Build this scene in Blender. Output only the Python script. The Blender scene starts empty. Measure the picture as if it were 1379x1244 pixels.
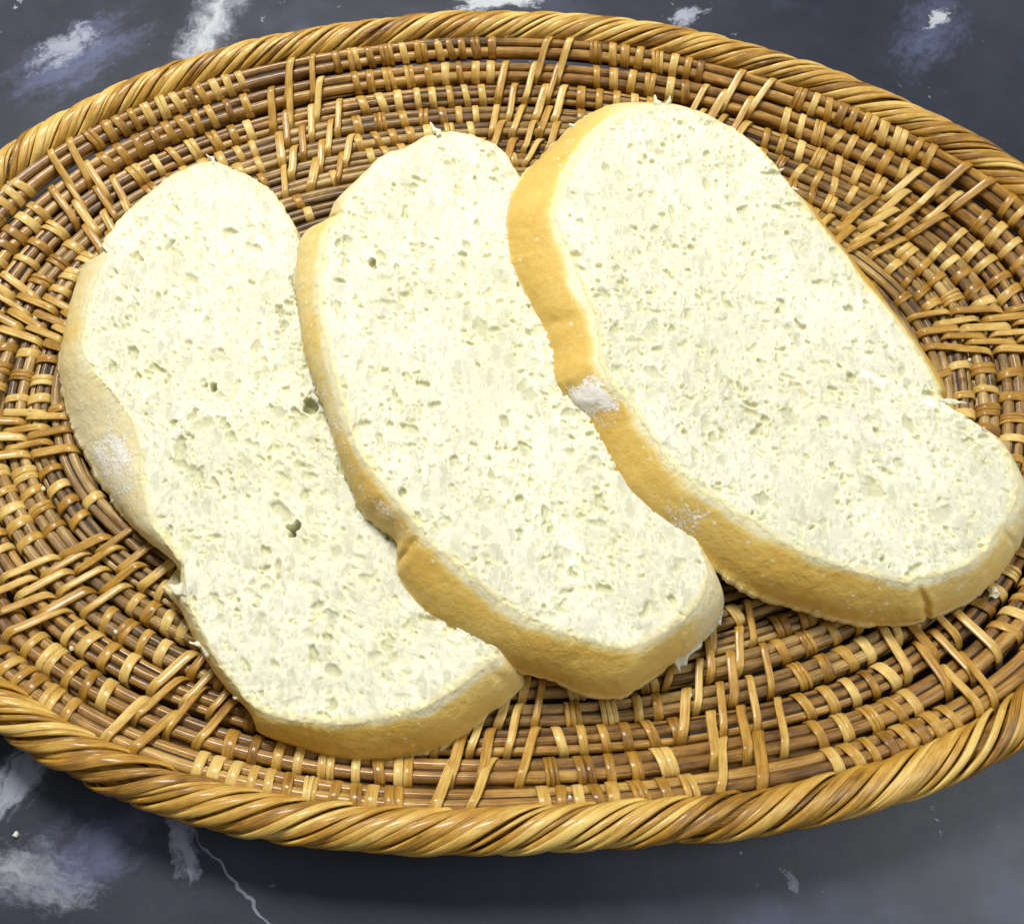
import bpy, math, random
import numpy as np
from mathutils import Vector

random.seed(7)
rng = np.random.default_rng(11)
SC = bpy.context.scene
MM = 0.001

# ------------------------------------------------------------------ camera
cam_data = bpy.data.cameras.new("camera")
cam = bpy.data.objects.new("camera", cam_data)
SC.collection.objects.link(cam)
TILT = math.radians(25.0)
cam.location = (3.014 * MM, -155.89 * MM, 275.13 * MM)
cam.rotation_euler = (TILT, 0.0, 0.0)
cam_data.sensor_fit = 'HORIZONTAL'
cam_data.sensor_width = 36.0
cam_data.lens = 36.0 * 1300.0 / 1379.0
cam_data.clip_start = 0.01
cam_data.clip_end = 20.0
SC.camera = cam

# ------------------------------------------------------------------ world and lamps
world = bpy.data.worlds.new("World")
SC.world = world
world.use_nodes = True
bg = world.node_tree.nodes["Background"]
bg.inputs[0].default_value = (1.0, 0.98, 0.95, 1)
bg.inputs[1].default_value = 0.10


def area_lamp(name, loc, target, size, power, color):
    l = bpy.data.lights.new(name, 'AREA')
    l.shape = 'DISK'
    l.size = size
    l.energy = power
    l.color = color
    o = bpy.data.objects.new(name, l)
    SC.collection.objects.link(o)
    o.location = loc
    d = Vector(target) - Vector(loc)
    o.rotation_euler = d.to_track_quat('-Z', 'Y').to_euler()
    return o


area_lamp("ceiling_lamp", (-0.16, 0.36, 0.72), (0, 0, 0), 0.24, 8.3, (1.0, 0.97, 0.915))
area_lamp("fill_lamp", (0.60, -0.20, 0.72), (0.05, -0.02, 0), 0.60, 3.4, (0.93, 0.97, 1.0))  # added fill lamp: lifts the right-hand slices and the table's sheen

SC.view_settings.view_transform = 'Standard'
SC.view_settings.look = 'None'
SC.view_settings.exposure = 0.0
SC.view_settings.gamma = 1.0
SC.view_settings.use_curve_mapping = False
SC.cycles.use_denoising = True
SC.cycles.use_adaptive_sampling = True
SC.cycles.adaptive_threshold = 0.04
SC.cycles.max_bounces = 5
SC.cycles.diffuse_bounces = 3


# ------------------------------------------------------------------ node helpers
def new_mat(name):
    m = bpy.data.materials.new(name)
    m.use_nodes = True
    nt = m.node_tree
    for n in list(nt.nodes):
        nt.nodes.remove(n)
    out = nt.nodes.new("ShaderNodeOutputMaterial")
    b = nt.nodes.new("ShaderNodeBsdfPrincipled")
    nt.links.new(b.outputs[0], out.inputs[0])
    return m, nt, b


class G:
    """small helper that writes node graphs as calls"""
    def __init__(s, nt):
        s.nt = nt

    def _in(s, sock, v):
        if isinstance(v, bpy.types.NodeSocket):
            s.nt.links.new(v, sock)
        elif v is not None:
            if isinstance(v, (tuple, list)) and len(v) == 3 and sock.type == 'RGBA':
                v = (*v, 1)
            sock.default_value = v

    def math(s, op, a, b=None, c=None, clamp=False):
        n = s.nt.nodes.new("ShaderNodeMath")
        n.operation = op
        n.use_clamp = clamp
        for i, v in enumerate((a, b, c)):
            if v is not None:
                s._in(n.inputs[i], v)
        return n.outputs[0]

    def vmath(s, op, a, b=None):
        n = s.nt.nodes.new("ShaderNodeVectorMath")
        n.operation = op
        s._in(n.inputs[0], a)
        if b is not None:
            if op == 'SCALE':
                s._in(n.inputs[3], b)
            else:
                s._in(n.inputs[1], b)
        return n.outputs['Value'] if op in ('LENGTH', 'DOT_PRODUCT', 'DISTANCE') else n.outputs[0]

    def attr(s, name, out='Fac'):
        n = s.nt.nodes.new("ShaderNodeAttribute")
        n.attribute_name = name
        return n.outputs[out]

    def coord(s, which='Object'):
        return s.nt.nodes.new("ShaderNodeTexCoord").outputs[which]

    def noise(s, vec, scale, detail=3, rough=0.55, dist=0.0, out='Fac'):
        n = s.nt.nodes.new("ShaderNodeTexNoise")
        s._in(n.inputs['Vector'], vec)
        n.inputs['Scale'].default_value = scale
        n.inputs['Detail'].default_value = detail
        n.inputs['Roughness'].default_value = rough
        n.inputs['Distortion'].default_value = dist
        return n.outputs[out]

    def voronoi(s, vec, scale, feature='F1', out='Distance', rand=1.0):
        n = s.nt.nodes.new("ShaderNodeTexVoronoi")
        n.feature = feature
        s._in(n.inputs['Vector'], vec)
        n.inputs['Scale'].default_value = scale
        n.inputs['Randomness'].default_value = rand
        return n.outputs[out]

    def mapping(s, vec, loc=(0, 0, 0), rot=(0, 0, 0), scale=(1, 1, 1), kind='POINT'):
        n = s.nt.nodes.new("ShaderNodeMapping")
        n.vector_type = kind
        s._in(n.inputs[0], vec)
        n.inputs[1].default_value = loc
        n.inputs[2].default_value = rot
        n.inputs[3].default_value = scale
        return n.outputs[0]

    def rng(s, v, a, b, c=0.0, d=1.0, smooth=True):
        n = s.nt.nodes.new("ShaderNodeMapRange")
        n.interpolation_type = 'SMOOTHSTEP' if smooth else 'LINEAR'
        s._in(n.inputs[0], v)
        for i, x in enumerate((a, b, c, d)):
            n.inputs[1 + i].default_value = x
        return n.outputs[0]

    def mix(s, f, a, b, mode='MIX'):
        n = s.nt.nodes.new("ShaderNodeMix")
        n.data_type = 'RGBA'
        n.blend_type = mode
        s._in(n.inputs[0], f)
        s._in(n.inputs[6], a)
        s._in(n.inputs[7], b)
        return n.outputs[2]

    def bump(s, h, strength=0.5, dist=0.0005, normal=None):
        n = s.nt.nodes.new("ShaderNodeBump")
        n.inputs['Strength'].default_value = strength
        n.inputs['Distance'].default_value = dist
        s._in(n.inputs['Height'], h)
        if normal is not None:
            s._in(n.inputs['Normal'], normal)
        return n.outputs[0]


# ------------------------------------------------------------------ materials
def cane_material(name, pale, mid, dark, rough, streak, coat=0.25):
    m, nt, b = new_mat(name)
    g = G(nt)
    guv = g.attr("guv", 'Vector')
    tone = g.attr("tone")
    fine = g.noise(g.mapping(guv, scale=(0.045, 3.4, 1.0)), 1.0, 4, 0.7)
    broad = g.noise(g.mapping(guv, scale=(0.14, 0.5, 1.0)), 1.0, 3, 0.6)
    blot = g.noise(g.coord('Object'), 90.0, 3, 0.6)
    t = g.math('ADD', tone, g.math('MULTIPLY', g.math('SUBTRACT', broad, 0.5), 0.9))
    t = g.math('ADD', t, g.math('MULTIPLY', g.math('SUBTRACT', blot, 0.5), 0.7))
    t = g.math('ADD', t, g.math('MULTIPLY', g.math('SUBTRACT', fine, 0.5), streak), clamp=True)
    c1 = g.mix(g.rng(t, 0.0, 0.5, smooth=False), dark, mid)
    c = g.mix(g.rng(t, 0.5, 1.0, smooth=False), c1, pale)
    pit = g.rng(g.noise(g.mapping(guv, scale=(0.5, 1.6, 1.0)), 1.0, 2, 0.5), 0.70, 0.76)
    c = g.mix(g.math('MULTIPLY', pit, 0.55), c, (dark[0] * 0.4, dark[1] * 0.4, dark[2] * 0.4))
    nt.links.new(c, b.inputs['Base Color'])
    b.inputs['Roughness'].default_value = rough
    rr = g.math('ADD', g.math('MULTIPLY', fine, 0.22), rough - 0.11)
    nt.links.new(rr, b.inputs['Roughness'])
    b.inputs['Coat Weight'].default_value = coat
    b.inputs['Coat Roughness'].default_value = 0.17
    nt.links.new(g.bump(fine, 0.8, 0.0005), b.inputs['Normal'])
    return m


M_WRAP = cane_material("wrap_cane", (0.84, 0.61, 0.20), (0.50, 0.265, 0.034), (0.13, 0.050, 0.006), 0.36, 1.0, 0.30)
M_RIM = cane_material("rim_cane", (0.86, 0.61, 0.175), (0.54, 0.285, 0.036), (0.14, 0.055, 0.006), 0.37, 1.2, 0.28)
M_CORE = cane_material("core_cane", (0.70, 0.50, 0.19), (0.34, 0.19, 0.044), (0.065, 0.030, 0.006), 0.36, 1.7, 0.25)

M_CORE_WARM = cane_material("varnished_core_cane", (0.72, 0.46, 0.12), (0.37, 0.18, 0.026), (0.075, 0.030, 0.005), 0.33, 1.5, 0.35)

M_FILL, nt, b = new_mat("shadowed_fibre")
b.inputs['Base Color'].default_value = (0.030, 0.013, 0.003, 1)  # near-black filler: crevice shade between the canes is put into its colour
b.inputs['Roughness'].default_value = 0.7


def crumb_material():
    m, nt, b = new_mat("bread_crumb")
    g = G(nt)
    co = g.coord('Object')
    edge = g.attr("edge")
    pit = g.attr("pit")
    warp = g.vmath('ADD', co, g.vmath('SCALE', g.noise(co, 420, 3, 0.6, out='Color'), 0.0022))
    # some cells are open: thin translucent windows, darker than the dense white walls round them
    st = g.mapping(warp, rot=(0, 0, 0.5), scale=(1.15, 0.48, 1.0))

    def windows(scale, share, lo, hi):
        open_ = g.rng(g.math('FRACT', g.math('MULTIPLY', g.vmath('DOT_PRODUCT', g.voronoi(st, scale, 'F1', 'Color'), (1.0, 3.1, 7.7)), 1.0)), share, share * 0.5)
        return g.math('MULTIPLY', open_, g.rng(g.voronoi(st, scale, 'DISTANCE_TO_EDGE'), lo, hi))

    wa = windows(760, 0.50, 0.03, 0.22)
    wb = windows(330, 0.42, 0.03, 0.25)
    wc = windows(150, 0.15, 0.03, 0.25)
    thin = g.math('MAXIMUM', g.math('MULTIPLY', wa, 0.50), g.math('MAXIMUM', g.math('MULTIPLY', wb, 0.55), g.math('MULTIPLY', wc, 0.42)))
    big = g.noise(co, 40.0, 3, 0.6)
    base = g.mix(g.rng(big, 0.35, 0.65), (0.68, 0.675, 0.52), (0.765, 0.76, 0.62))
    base = g.mix(thin, base, (0.50, 0.495, 0.335))
    base = g.mix(g.math('MULTIPLY', pit, 0.75), base, (0.50, 0.49, 0.29))  # denser pore crumb, with pore shade and yellow bounce painted in by depth
    ed = g.rng(g.math('ADD', edge, g.math('MULTIPLY', g.math('SUBTRACT', g.noise(co, 260, 3), 0.5), 0.07)), 0.93, 1.0)
    base = g.mix(g.math('MULTIPLY', ed, 0.7), base, (0.80, 0.70, 0.33))
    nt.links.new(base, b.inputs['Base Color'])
    b.inputs['Roughness'].default_value = 0.8
    b.inputs['Specular IOR Level'].default_value = 0.3
    b.subsurface_method = 'BURLEY'
    b.inputs['Subsurface Weight'].default_value = 0.8
    b.inputs['Subsurface Radius'].default_value = (1.0, 0.9, 0.55)
    b.inputs['Subsurface Scale'].default_value = 0.0016
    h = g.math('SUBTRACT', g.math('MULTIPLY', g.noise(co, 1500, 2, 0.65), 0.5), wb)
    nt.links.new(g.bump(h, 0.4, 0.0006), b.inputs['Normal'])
    return m


def crust_material():
    m, nt, b = new_mat("bread_crust")
    g = G(nt)
    co = g.coord('Object')
    gold = g.attr("gold")
    flour = g.attr("flour")
    v = g.attr("across")
    n1 = g.noise(co, 60, 4, 0.6)
    n2 = g.noise(co, 420, 4, 0.65)
    # golden bake in the middle of the band, paler toward both cut edges
    top = g.rng(g.math('ADD', v, g.math('MULTIPLY', g.math('SUBTRACT', n1, 0.5), 0.34)), 0.0, 0.20)
    bot = g.rng(g.math('ADD', v, g.math('MULTIPLY', g.math('SUBTRACT', n2, 0.5), 0.10)), 1.0, 0.84)
    bake = g.math('MULTIPLY', g.math('MULTIPLY', top, bot), gold)
    bake = g.math('ADD', bake, g.math('MULTIPLY', g.math('SUBTRACT', n1, 0.5), 0.9))
    bake = g.math('ADD', bake, g.math('MULTIPLY', g.math('SUBTRACT', n2, 0.5), 0.45))
    c = g.mix(g.rng(bake, 0.0, 0.55, smooth=False), (0.82, 0.77, 0.50), (0.80, 0.61, 0.20))
    c = g.mix(g.rng(bake, 0.5, 1.25, smooth=False), c, (0.65, 0.40, 0.068))
    # flour: broken white dust
    fm = g.math('MULTIPLY', flour, g.rng(g.math('ABSOLUTE', g.math('SUBTRACT', v, 0.45)), 0.62, 0.15))
    f = g.math('ADD', fm, g.math('MULTIPLY', g.math('SUBTRACT', g.noise(co, 150, 7, 0.75), 0.5), 1.6))
    f = g.math('ADD', f, g.math('MULTIPLY', g.math('SUBTRACT', g.noise(co, 1100, 3, 0.7), 0.5), 1.3))
    f = g.math('SUBTRACT', f, 0.62)
    f = g.rng(f, -0.10, 0.25)
    c = g.mix(g.math('MULTIPLY', f, 0.93), c, (0.93, 0.92, 0.88))
    spk = g.rng(g.voronoi(g.vmath('ADD', co, g.vmath('SCALE', g.noise(co, 500, 2, out='Color'), 0.002)), 300), 0.22, 0.12)
    spk = g.math('MULTIPLY', spk, g.rng(g.noise(co, 70, 3), 0.50, 0.62))
    c = g.mix(g.math('MULTIPLY', spk, 0.8), c, (0.86, 0.80, 0.60))
    nt.links.new(c, b.inputs['Base Color'])
    b.inputs['Roughness'].default_value = 0.55
    b.inputs['Specular IOR Level'].default_value = 0.35
    h = g.math('ADD', g.math('MULTIPLY', n2, 1.0), g.math('MULTIPLY', f, 0.8))
    h = g.math('ADD', h, g.math('MULTIPLY', g.voronoi(g.vmath('ADD', co, g.vmath('SCALE', g.noise(co, 300, 3, out='Color'), 0.003)), 330, 'SMOOTH_F1'), 0.7))
    h = g.math('ADD', h, g.math('MULTIPLY', g.noise(co, 1300, 2), 0.25))
    nt.links.new(g.bump(h, 0.45, 0.0008), b.inputs['Normal'])
    return m


M_CRUMB = crumb_material()
M_CRUST = crust_material()


def marble_material():
    m, nt, b = new_mat("dark_marble")
    g = G(nt)
    co = g.coord('Object')
    w1 = g.noise(co, 28.0, 4, 0.6, out='Color')
    w2 = g.noise(co, 150.0, 3, 0.6, out='Color')
    d = g.vmath('ADD', co, g.vmath('SCALE', g.vmath('SUBTRACT', w1, (0.5, 0.5, 0.5)), 0.022))
    d2 = g.vmath('ADD', d, g.vmath('SCALE', g.vmath('SUBTRACT', w2, (0.5, 0.5, 0.5)), 0.007))
    base = g.mix(g.rng(g.noise(d, 9.0, 4, 0.6), 0.3, 0.7), (0.020, 0.024, 0.038), (0.042, 0.048, 0.066))
    base = g.mix(g.math('MULTIPLY', g.rng(g.noise(d2, 16.0, 3, 0.6), 0.53, 0.75), 0.45), base, (0.085, 0.105, 0.20))
    tex = g.noise(d, 230.0, 7, 0.75)
    tex2 = g.noise(d, 60.0, 6, 0.7)

    white = (0.50, 0.52, 0.56)
    pale = (0.34, 0.37, 0.45)
    blue = (0.115, 0.135, 0.24)

    def blotch(x, y, hl, hw, ang, power, colour, thr, soft=0.30, vec=d2):
        nonlocal base
        p = g.mapping(vec, loc=(x * MM, y * MM, 0), rot=(0, 0, math.radians(ang)), scale=(hl * MM, hw * MM, 1), kind='TEXTURE')
        r = g.vmath('LENGTH', p)
        body = g.rng(r, 1.5, 0.0)
        streak = g.noise(g.mapping(p, loc=(x * 0.37, y * 0.21, hl), scale=(0.9, 3.2, 1.0)), 1.0, 7, 0.74)
        k = g.math('ADD', g.math('MULTIPLY', tex, 0.45), g.math('MULTIPLY', streak, 0.55))
        k = g.math('ADD', k, g.math('MULTIPLY', g.math('SUBTRACT', body, 0.5), 0.42))
        k = g.math('MULTIPLY', g.rng(k, thr + 0.02, thr + 0.02 + soft), g.rng(r, 1.7, 0.7))
        base = g.mix(g.math('MULTIPLY', k, power), base, colour)

    blotch(-168, 148, 40, 22, 40, 0.85, blue, 0.42, 0.35)
    blotch(-172, 152, 30, 14, 40, 0.85, pale, 0.56, 0.16)
    blotch(-118, 162, 44, 14, 67, 0.55, pale, 0.44, 0.30)
    blotch(-119, 160, 44, 10, 67, 0.9, white, 0.45, 0.32)
    blotch(-2, 178, 26, 9, 12, 0.95, white, 0.47, 0.18)
    blotch(74, 170, 16, 8, 30, 0.9, pale, 0.52, 0.16)
    blotch(168, 160, 38, 20, 60, 0.7, blue, 0.45, 0.35)
    blotch(172, 168, 16, 7, 20, 0.9, white, 0.58, 0.12)
    blotch(-132, -122, 26, 9, 48, 0.85, pale, 0.44, 0.25)
    blotch(-122, -147, 28, 10, -14, 0.75, white, 0.46, 0.36)
    blotch(-110, -142, 34, 17, 20, 0.7, blue, 0.45, 0.35)
    blotch(-84, -138, 17, 5, -66, 0.8, pale, 0.46, 0.22)
    blotch(-69, -149, 24, 0.55, -49, 0.6, pale, 0.36, 0.25, d)
    blotch(76, -148, 6, 2.0, -60, 0.55, pale, 0.53, 0.12)
    # tiny pale flecks everywhere
    fl = g.math('MULTIPLY', g.rng(g.noise(d, 230.0, 5, 0.6), 0.665, 0.72), g.rng(g.noise(co, 20.0, 3, 0.6), 0.46, 0.62))
    base = g.mix(g.math('MULTIPLY', fl, 0.75), base, (0.42, 0.45, 0.55))
    nt.links.new(base, b.inputs['Base Color'])
    rough = g.math('ADD', g.math('MULTIPLY', g.noise(co, 130.0, 4, 0.6), 0.14), 0.34)
    nt.links.new(rough, b.inputs['Roughness'])
    b.inputs['Specular IOR Level'].default_value = 0.5
    nt.links.new(g.bump(g.noise(co, 900.0, 2), 0.10, 0.0003), b.inputs['Normal'])
    return m


M_MARBLE = marble_material()


# ------------------------------------------------------------------ mesh helpers
def link(name, me, mat, parent=None):
    o = bpy.data.objects.new(name, me)
    if mat is not None and not me.materials:
        me.materials.append(mat)
    SC.collection.objects.link(o)
    if parent is not None:
        o.parent = parent
    return o


def make_mesh(name, V, F, attrs=None, smooth=True):
    me = bpy.data.meshes.new(name)
    V = np.asarray(V, np.float32)
    me.from_pydata((V * MM).tolist(), [], F if isinstance(F, list) else F.tolist())
    if smooth:
        me.polygons.foreach_set("use_smooth", np.ones(len(me.polygons), bool))
    for k, (kind, data) in (attrs or {}).items():
        a = me.attributes.new(k, kind, 'POINT')
        data = np.asarray(data, np.float32)
        a.data.foreach_set('vector' if kind == 'FLOAT_VECTOR' else 'value', data.ravel())
    me.update()
    return me


# strip cross section: convex upper skin, flat underside (unit width, unit thickness)
SEC = np.array([(-.5, -.2), (-.48, .55), (-.36, .88), (0, 1.0), (.36, .88), (.48, .55), (.5, -.2)])


def sweep(P, W, Nn, width, thick, closed=False, taper=False, sec=SEC):
    """Sweep a flat cane section along points P with width dirs W and face normals Nn."""
    n, k = len(P), len(sec)
    width = np.broadcast_to(np.asarray(width, float), (n,))
    V = (P[:, None, :] + W[:, None, :] * (sec[None, :, 0, None] * width[:, None, None])
         + Nn[:, None, :] * (sec[None, :, 1, None] * thick)).reshape(-1, 3)
    F = []
    m = n if closed else n - 1
    for i in range(m):
        a, c = i * k, ((i + 1) % n) * k
        for j in range(k):
            j2 = (j + 1) % k
            F.append((a + j, a + j2, c + j2, c + j))
    if not closed:
        F.append(tuple(range(k))[::-1])
        F.append(tuple((n - 1) * k + j for j in range(k)))
    L = np.concatenate([[0], np.cumsum(np.linalg.norm(np.diff(P, axis=0), axis=1))])
    seed = random.random() * 900
    guv = np.zeros((n, k, 3))
    guv[:, :, 0] = L[:, None] + seed
    guv[:, :, 1] = sec[None, :, 0] * width[:, None]
    guv[:, :, 2] = seed
    return V, F, guv.reshape(-1, 3)


def piece(name, VFG, tone, mat, parent):
    V, F, guv = VFG
    me = make_mesh(name, V, F, {"guv": ('FLOAT_VECTOR', guv), "tone": ('FLOAT', np.full(len(V), tone))})
    return link(name, me, mat, parent)


def joined(name, pieces, mat, parent):
    Vs, Fs, Gs, Ts, off = [], [], [], [], 0
    for (V, F, guv), tone in pieces:
        Vs.append(V)
        Gs.append(guv)
        Ts.append(np.full(len(V), tone))
        Fs.extend([tuple(i + off for i in f) for f in F])
        off += len(V)
    me = make_mesh(name, np.concatenate(Vs), Fs,
                   {"guv": ('FLOAT_VECTOR', np.concatenate(Gs)), "tone": ('FLOAT', np.concatenate(Ts))})
    o = link(name, me, mat, parent)
    o["kind"] = "stuff"
    return o


def unit(a):
    return a / np.maximum(np.linalg.norm(a, axis=-1, keepdims=True), 1e-9)


# smooth 1-D periodic noise
def pnoise(n, cells, seed):
    r = np.random.default_rng(seed).uniform(-1, 1, cells)
    x = np.arange(n) / n * cells
    i = np.floor(x).astype(int)
    f = x - i
    f = f * f * (3 - 2 * f)
    return r[i % cells] * (1 - f) + r[(i + 1) % cells] * f


# ------------------------------------------------------------------ table
ts = 900
tb = make_mesh("table_top", [(-ts, -ts, 0), (ts, -ts, 0), (ts, ts, 0), (-ts, ts, 0)], [(0, 1, 2, 3)], smooth=False)
table = link("table_top", tb, M_MARBLE)
table["kind"] = "structure"
table["label"] = "dark slate blue marble table top with white veins and flecks"

# ------------------------------------------------------------------ basket
BA, BB, SN = 202.3, 144.6, 2.1
HARM = [-0.0044, 0.00133, 0.00169, -0.00834, -0.0028, 0.00131, -0.00445, -0.00612, 0.00393, -0.00266, 0.00967, -0.00122, 0.00808]
ROT = -0.0128
PHN = 1440
PHI = np.arange(PHN) / PHN * 2 * np.pi


class Ring:
    """closed row of the basket: lookup by angle parameter or arc length"""
    def __init__(s, e, z, size, alpha, seed):
        c, sn = np.cos(PHI), np.sin(PHI)
        h = np.full(PHN, HARM[0])
        for k in range(1, 7):
            h = h + HARM[2 * k - 1] * np.cos(k * PHI) + HARM[2 * k] * np.sin(k * PHI)
        s.k = 1.0 - 0.09 * np.clip(sn, 0, 1) ** 1.5 - 0.06 * np.clip(-sn, 0, 1) ** 1.5
        h = h * max(0.0, 1 - e / 90)
        # polar form of the superellipse so that the outline harmonics apply to the radius
        rad = (np.abs(c) ** SN + np.abs(sn) ** SN) ** (-1 / SN)
        a, bb = BA - e, BB - e * s.k
        x = a * c * rad * (1 + h)
        y = bb * sn * rad * (1 + h)
        x = x + 0.5 * pnoise(PHN, 26, seed)
        y = y + 0.5 * pnoise(PHN, 26, seed + 1)
        cr, sr = math.cos(ROT), math.sin(ROT)
        zz = z + 0.45 * pnoise(PHN, 22, seed + 2)
        s.P = np.stack([cr * x - sr * y, sr * x + cr * y, zz], 1)
        T = np.roll(s.P, -1, 0) - np.roll(s.P, 1, 0)
        T[:, 2] = 0
        s.T = unit(T)
        s.N = np.stack([s.T[:, 1], -s.T[:, 0], np.zeros(PHN)], 1)      # outward
        ca, sa = math.cos(alpha), math.sin(alpha)
        up = np.array([0, 0, 1.0])
        s.A = unit(s.N * ca + up * sa)        # across the row, outward and up the slope
        s.U = unit(up * ca - s.N * sa)        # face normal, leaning inward on the wall
        s.size = size
        d = np.linalg.norm(np.roll(s.P, -1, 0) - s.P, axis=1)
        s.arc = np.concatenate([[0], np.cumsum(d)])
        s.len = s.arc[-1]

    def idx(s, phi):
        return (phi / (2 * np.pi) * PHN) % PHN

    def at(s, f):
        f = np.asarray(f, float) % PHN
        i = np.floor(f).astype(int) % PHN
        j = (i + 1) % PHN
        w = (f - np.floor(f))[..., None]
        return [M[i] * (1 - w) + M[j] * w for M in (s.P, s.T, s.A, s.U)] + [s.k[i] * s.size]

    def f_at_arc(s, a):
        return np.interp(np.asarray(a) % s.len, s.arc, np.arange(PHN + 1))


#         inset   z    size  slope(deg)
ROWS = [(12.6, 14.8, 1.17, 32), (20.9, 10.5, 1.19, 27), (29.8, 7.4, 1.14, 18), (38.3, 5.7, 1.06, 9),
        (46.2, 5.0, 0.98, 3), (53.6, 4.7, 0.93, 0), (60.6, 4.6, 0.90, 0)]
e = 67.6
while e < 132:
    ROWS.append((e, 4.5, 0.88, 0))
    e += 7.0
RINGS = [Ring(e, z, s, math.radians(al), 40 + 5 * i) for i, (e, z, s, al) in enumerate(ROWS)]
RIM = Ring(5.0, 18.0, 1.0, 0.0, 7)

basket = bpy.data.objects.new("basket", None)
SC.collection.objects.link(basket)
basket["label"] = "oval woven rattan basket with a twisted rope rim holding the bread slices"
basket["category"] = "basket"


def tube_mesh(name, ring, offs_a, offs_u, r, nseg, nside, seed, wob=0.12, flat=1.0):
    f = np.arange(nseg) / nseg * PHN
    P, T, A, U, k = ring.at(f)
    rr = r * (1 + wob * pnoise(nseg, 40, seed))
    C = P + A * ((offs_a + 0.22 * pnoise(nseg, 30, seed + 1)) * k)[:, None] + U * ((offs_u + 0.18 * pnoise(nseg, 30, seed + 2)) * k)[:, None]
    th = np.arange(nside) / nside * 2 * np.pi
    V = (C[:, None, :] + A[:, None, :] * (np.cos(th)[None, :] * (rr * k)[:, None])[..., None]
         + U[:, None, :] * (np.sin(th)[None, :] * (rr * k * flat)[:, None])[..., None])
    i = np.arange(nseg)[:, None]
    j = np.arange(nside)[None, :]
    F = np.stack([i * nside + j, ((i + 1) % nseg) * nside + j, ((i + 1) % nseg) * nside + (j + 1) % nside,
                  i * nside + (j + 1) % nside], -1).reshape(-1, 4)
    L = np.interp(f, np.arange(PHN + 1), ring.arc)
    guv = np.zeros((nseg, nside, 3))
    guv[:, :, 0] = L[:, None] + seed * 37.7
    guv[:, :, 1] = np.minimum(th, 2 * np.pi - th)[None, :] * r
    guv[:, :, 2] = seed * 3.3
    return V.reshape(-1, 3), F, guv.reshape(-1, 3)


two = [(-1.55, 1.5, 1.62), (1.55, 1.5, 1.62), (-2.25, -0.9, 1.35), (2.25, -0.9, 1.35), (0.0, -1.75, 1.5)]
three = [(-2.2, 0.9, 1.22), (0.05, 1.85, 1.32), (2.25, 0.9, 1.22), (-1.6, -1.5, 1.6), (1.6, -1.5, 1.6)]
coils = []
for i, R in enumerate(RINGS):
    nseg = 300 if i < 8 else 160
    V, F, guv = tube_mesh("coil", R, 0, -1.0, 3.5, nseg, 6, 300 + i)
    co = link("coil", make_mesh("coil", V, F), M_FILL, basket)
    coils.append(co)
    lay = three if i in (2, 5) else two
    for q, (oa, ou, r) in enumerate(lay):
        if q > 2 and i > 7:
            continue
        VFG = tube_mesh("core_cane", R, oa, ou, r, nseg, 8, 1000 + 10 * i + q)
        tone = 0.43 + 0.15 * random.uniform(-1, 1) + (0.05 if i < 3 else -0.02)
        V, F, guv = VFG
        nz = np.repeat(tone + 0.28 * pnoise(nseg, 34, 77 * i + q), 8)
        me = make_mesh("core_cane", V, F, {"guv": ('FLOAT_VECTOR', guv), "tone": ('FLOAT', nz)})
        link("core_cane", me, M_CORE_WARM if i <= 2 else M_CORE, co)

# ---- slices are described first so the basket knows which wraps stay in sight
S1=[(-97.4,71.6,1.7,-5.5,0.2,0), (-107.9,67.4,2.1,-4.6,0.2,0), (-113.4,62.7,2,-3.6,0.2,0), (-121.4,52,1.7,-2.4,0.2,0), (-126,43.1,1,-1.2,0.2,0), (-128.1,37.2,0,0,0.3,0), (-126.6,32.9,-13.1,6.6,0.5,0), (-128.8,18.9,-12.9,7.4,0.8,0), (-128.6,6.7,-13,2.6,0.9,0), (-126.6,-3.3,-13.9,1.7,0.6,0.3), (-118.4,-14,-17.9,0.5,0.3,0.5), (-110.8,-22.7,-20.4,-0.6,0.3,0.7), (-105.5,-33.6,-19.3,0.3,0.25,1), (-102.9,-44.2,-15.1,1.8,0.25,0.8), (-97.6,-57.8,-10.4,4.7,0.3,0.4), (-89.5,-66.6,0,0,0.25,0.3), (-86.7,-73,0,0,0.2,0.2), (-85.3,-78.2,-11.2,6.9,0.2,0.1), (-82.6,-83.4,-7.6,6.5,0.3,0.1), (-77,-92.5,-8.5,8,0.4,0), (-70,-101.3,-6.7,5.3,0.4,0), (-64.5,-107,0,0,0.6,0), (-59.4,-110.2,-5.2,-1.8,1,0), (-51.7,-111.7,-4.6,-3.8,1.15,0), (-42.2,-112.6,-4,-6.1,1.15,0), (-32.8,-111.7,-1.4,-8.6,1.1,0), (-21.6,-109.2,-1,-9.1,1.1,0), (-12.2,-103.6,-0.1,-11.7,0.95,0), (-5.6,-98.9,1.7,-9.1,0.7,0), (-1.2,-95.4,5.3,-7.2,0.5,0), (-0.4,-91.4,6.6,-5.1,0.4,0), (-2.5,-82.3,4.2,-3.2,0.4,0), (-8.7,-69.7,1.9,-1.7,0.4,0), (-21,-49.8,-0.5,-0.8,0.4,0), (-35.1,-23.7,-2.6,-1.9,0.4,0), (-47.1,1.8,-2.4,-4.9,0.4,0), (-58.1,24.9,-1.1,-6.3,0.4,0), (-64.7,38.3,-0.6,-6.7,0.5,0), (-67,45.1,-0.5,-6.9,0.5,0), (-70.7,51.6,-0.2,-7,0.4,0), (-76.3,59.1,0.3,-6.9,0.3,0), (-81.8,64.6,0.8,-6.7,0.2,0), (-88.8,67.7,1.3,-6.2,0.2,0)]
S1_Z= [8.18, -1.55, -0.42, -0.46, -1.1, 0.8]
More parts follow.
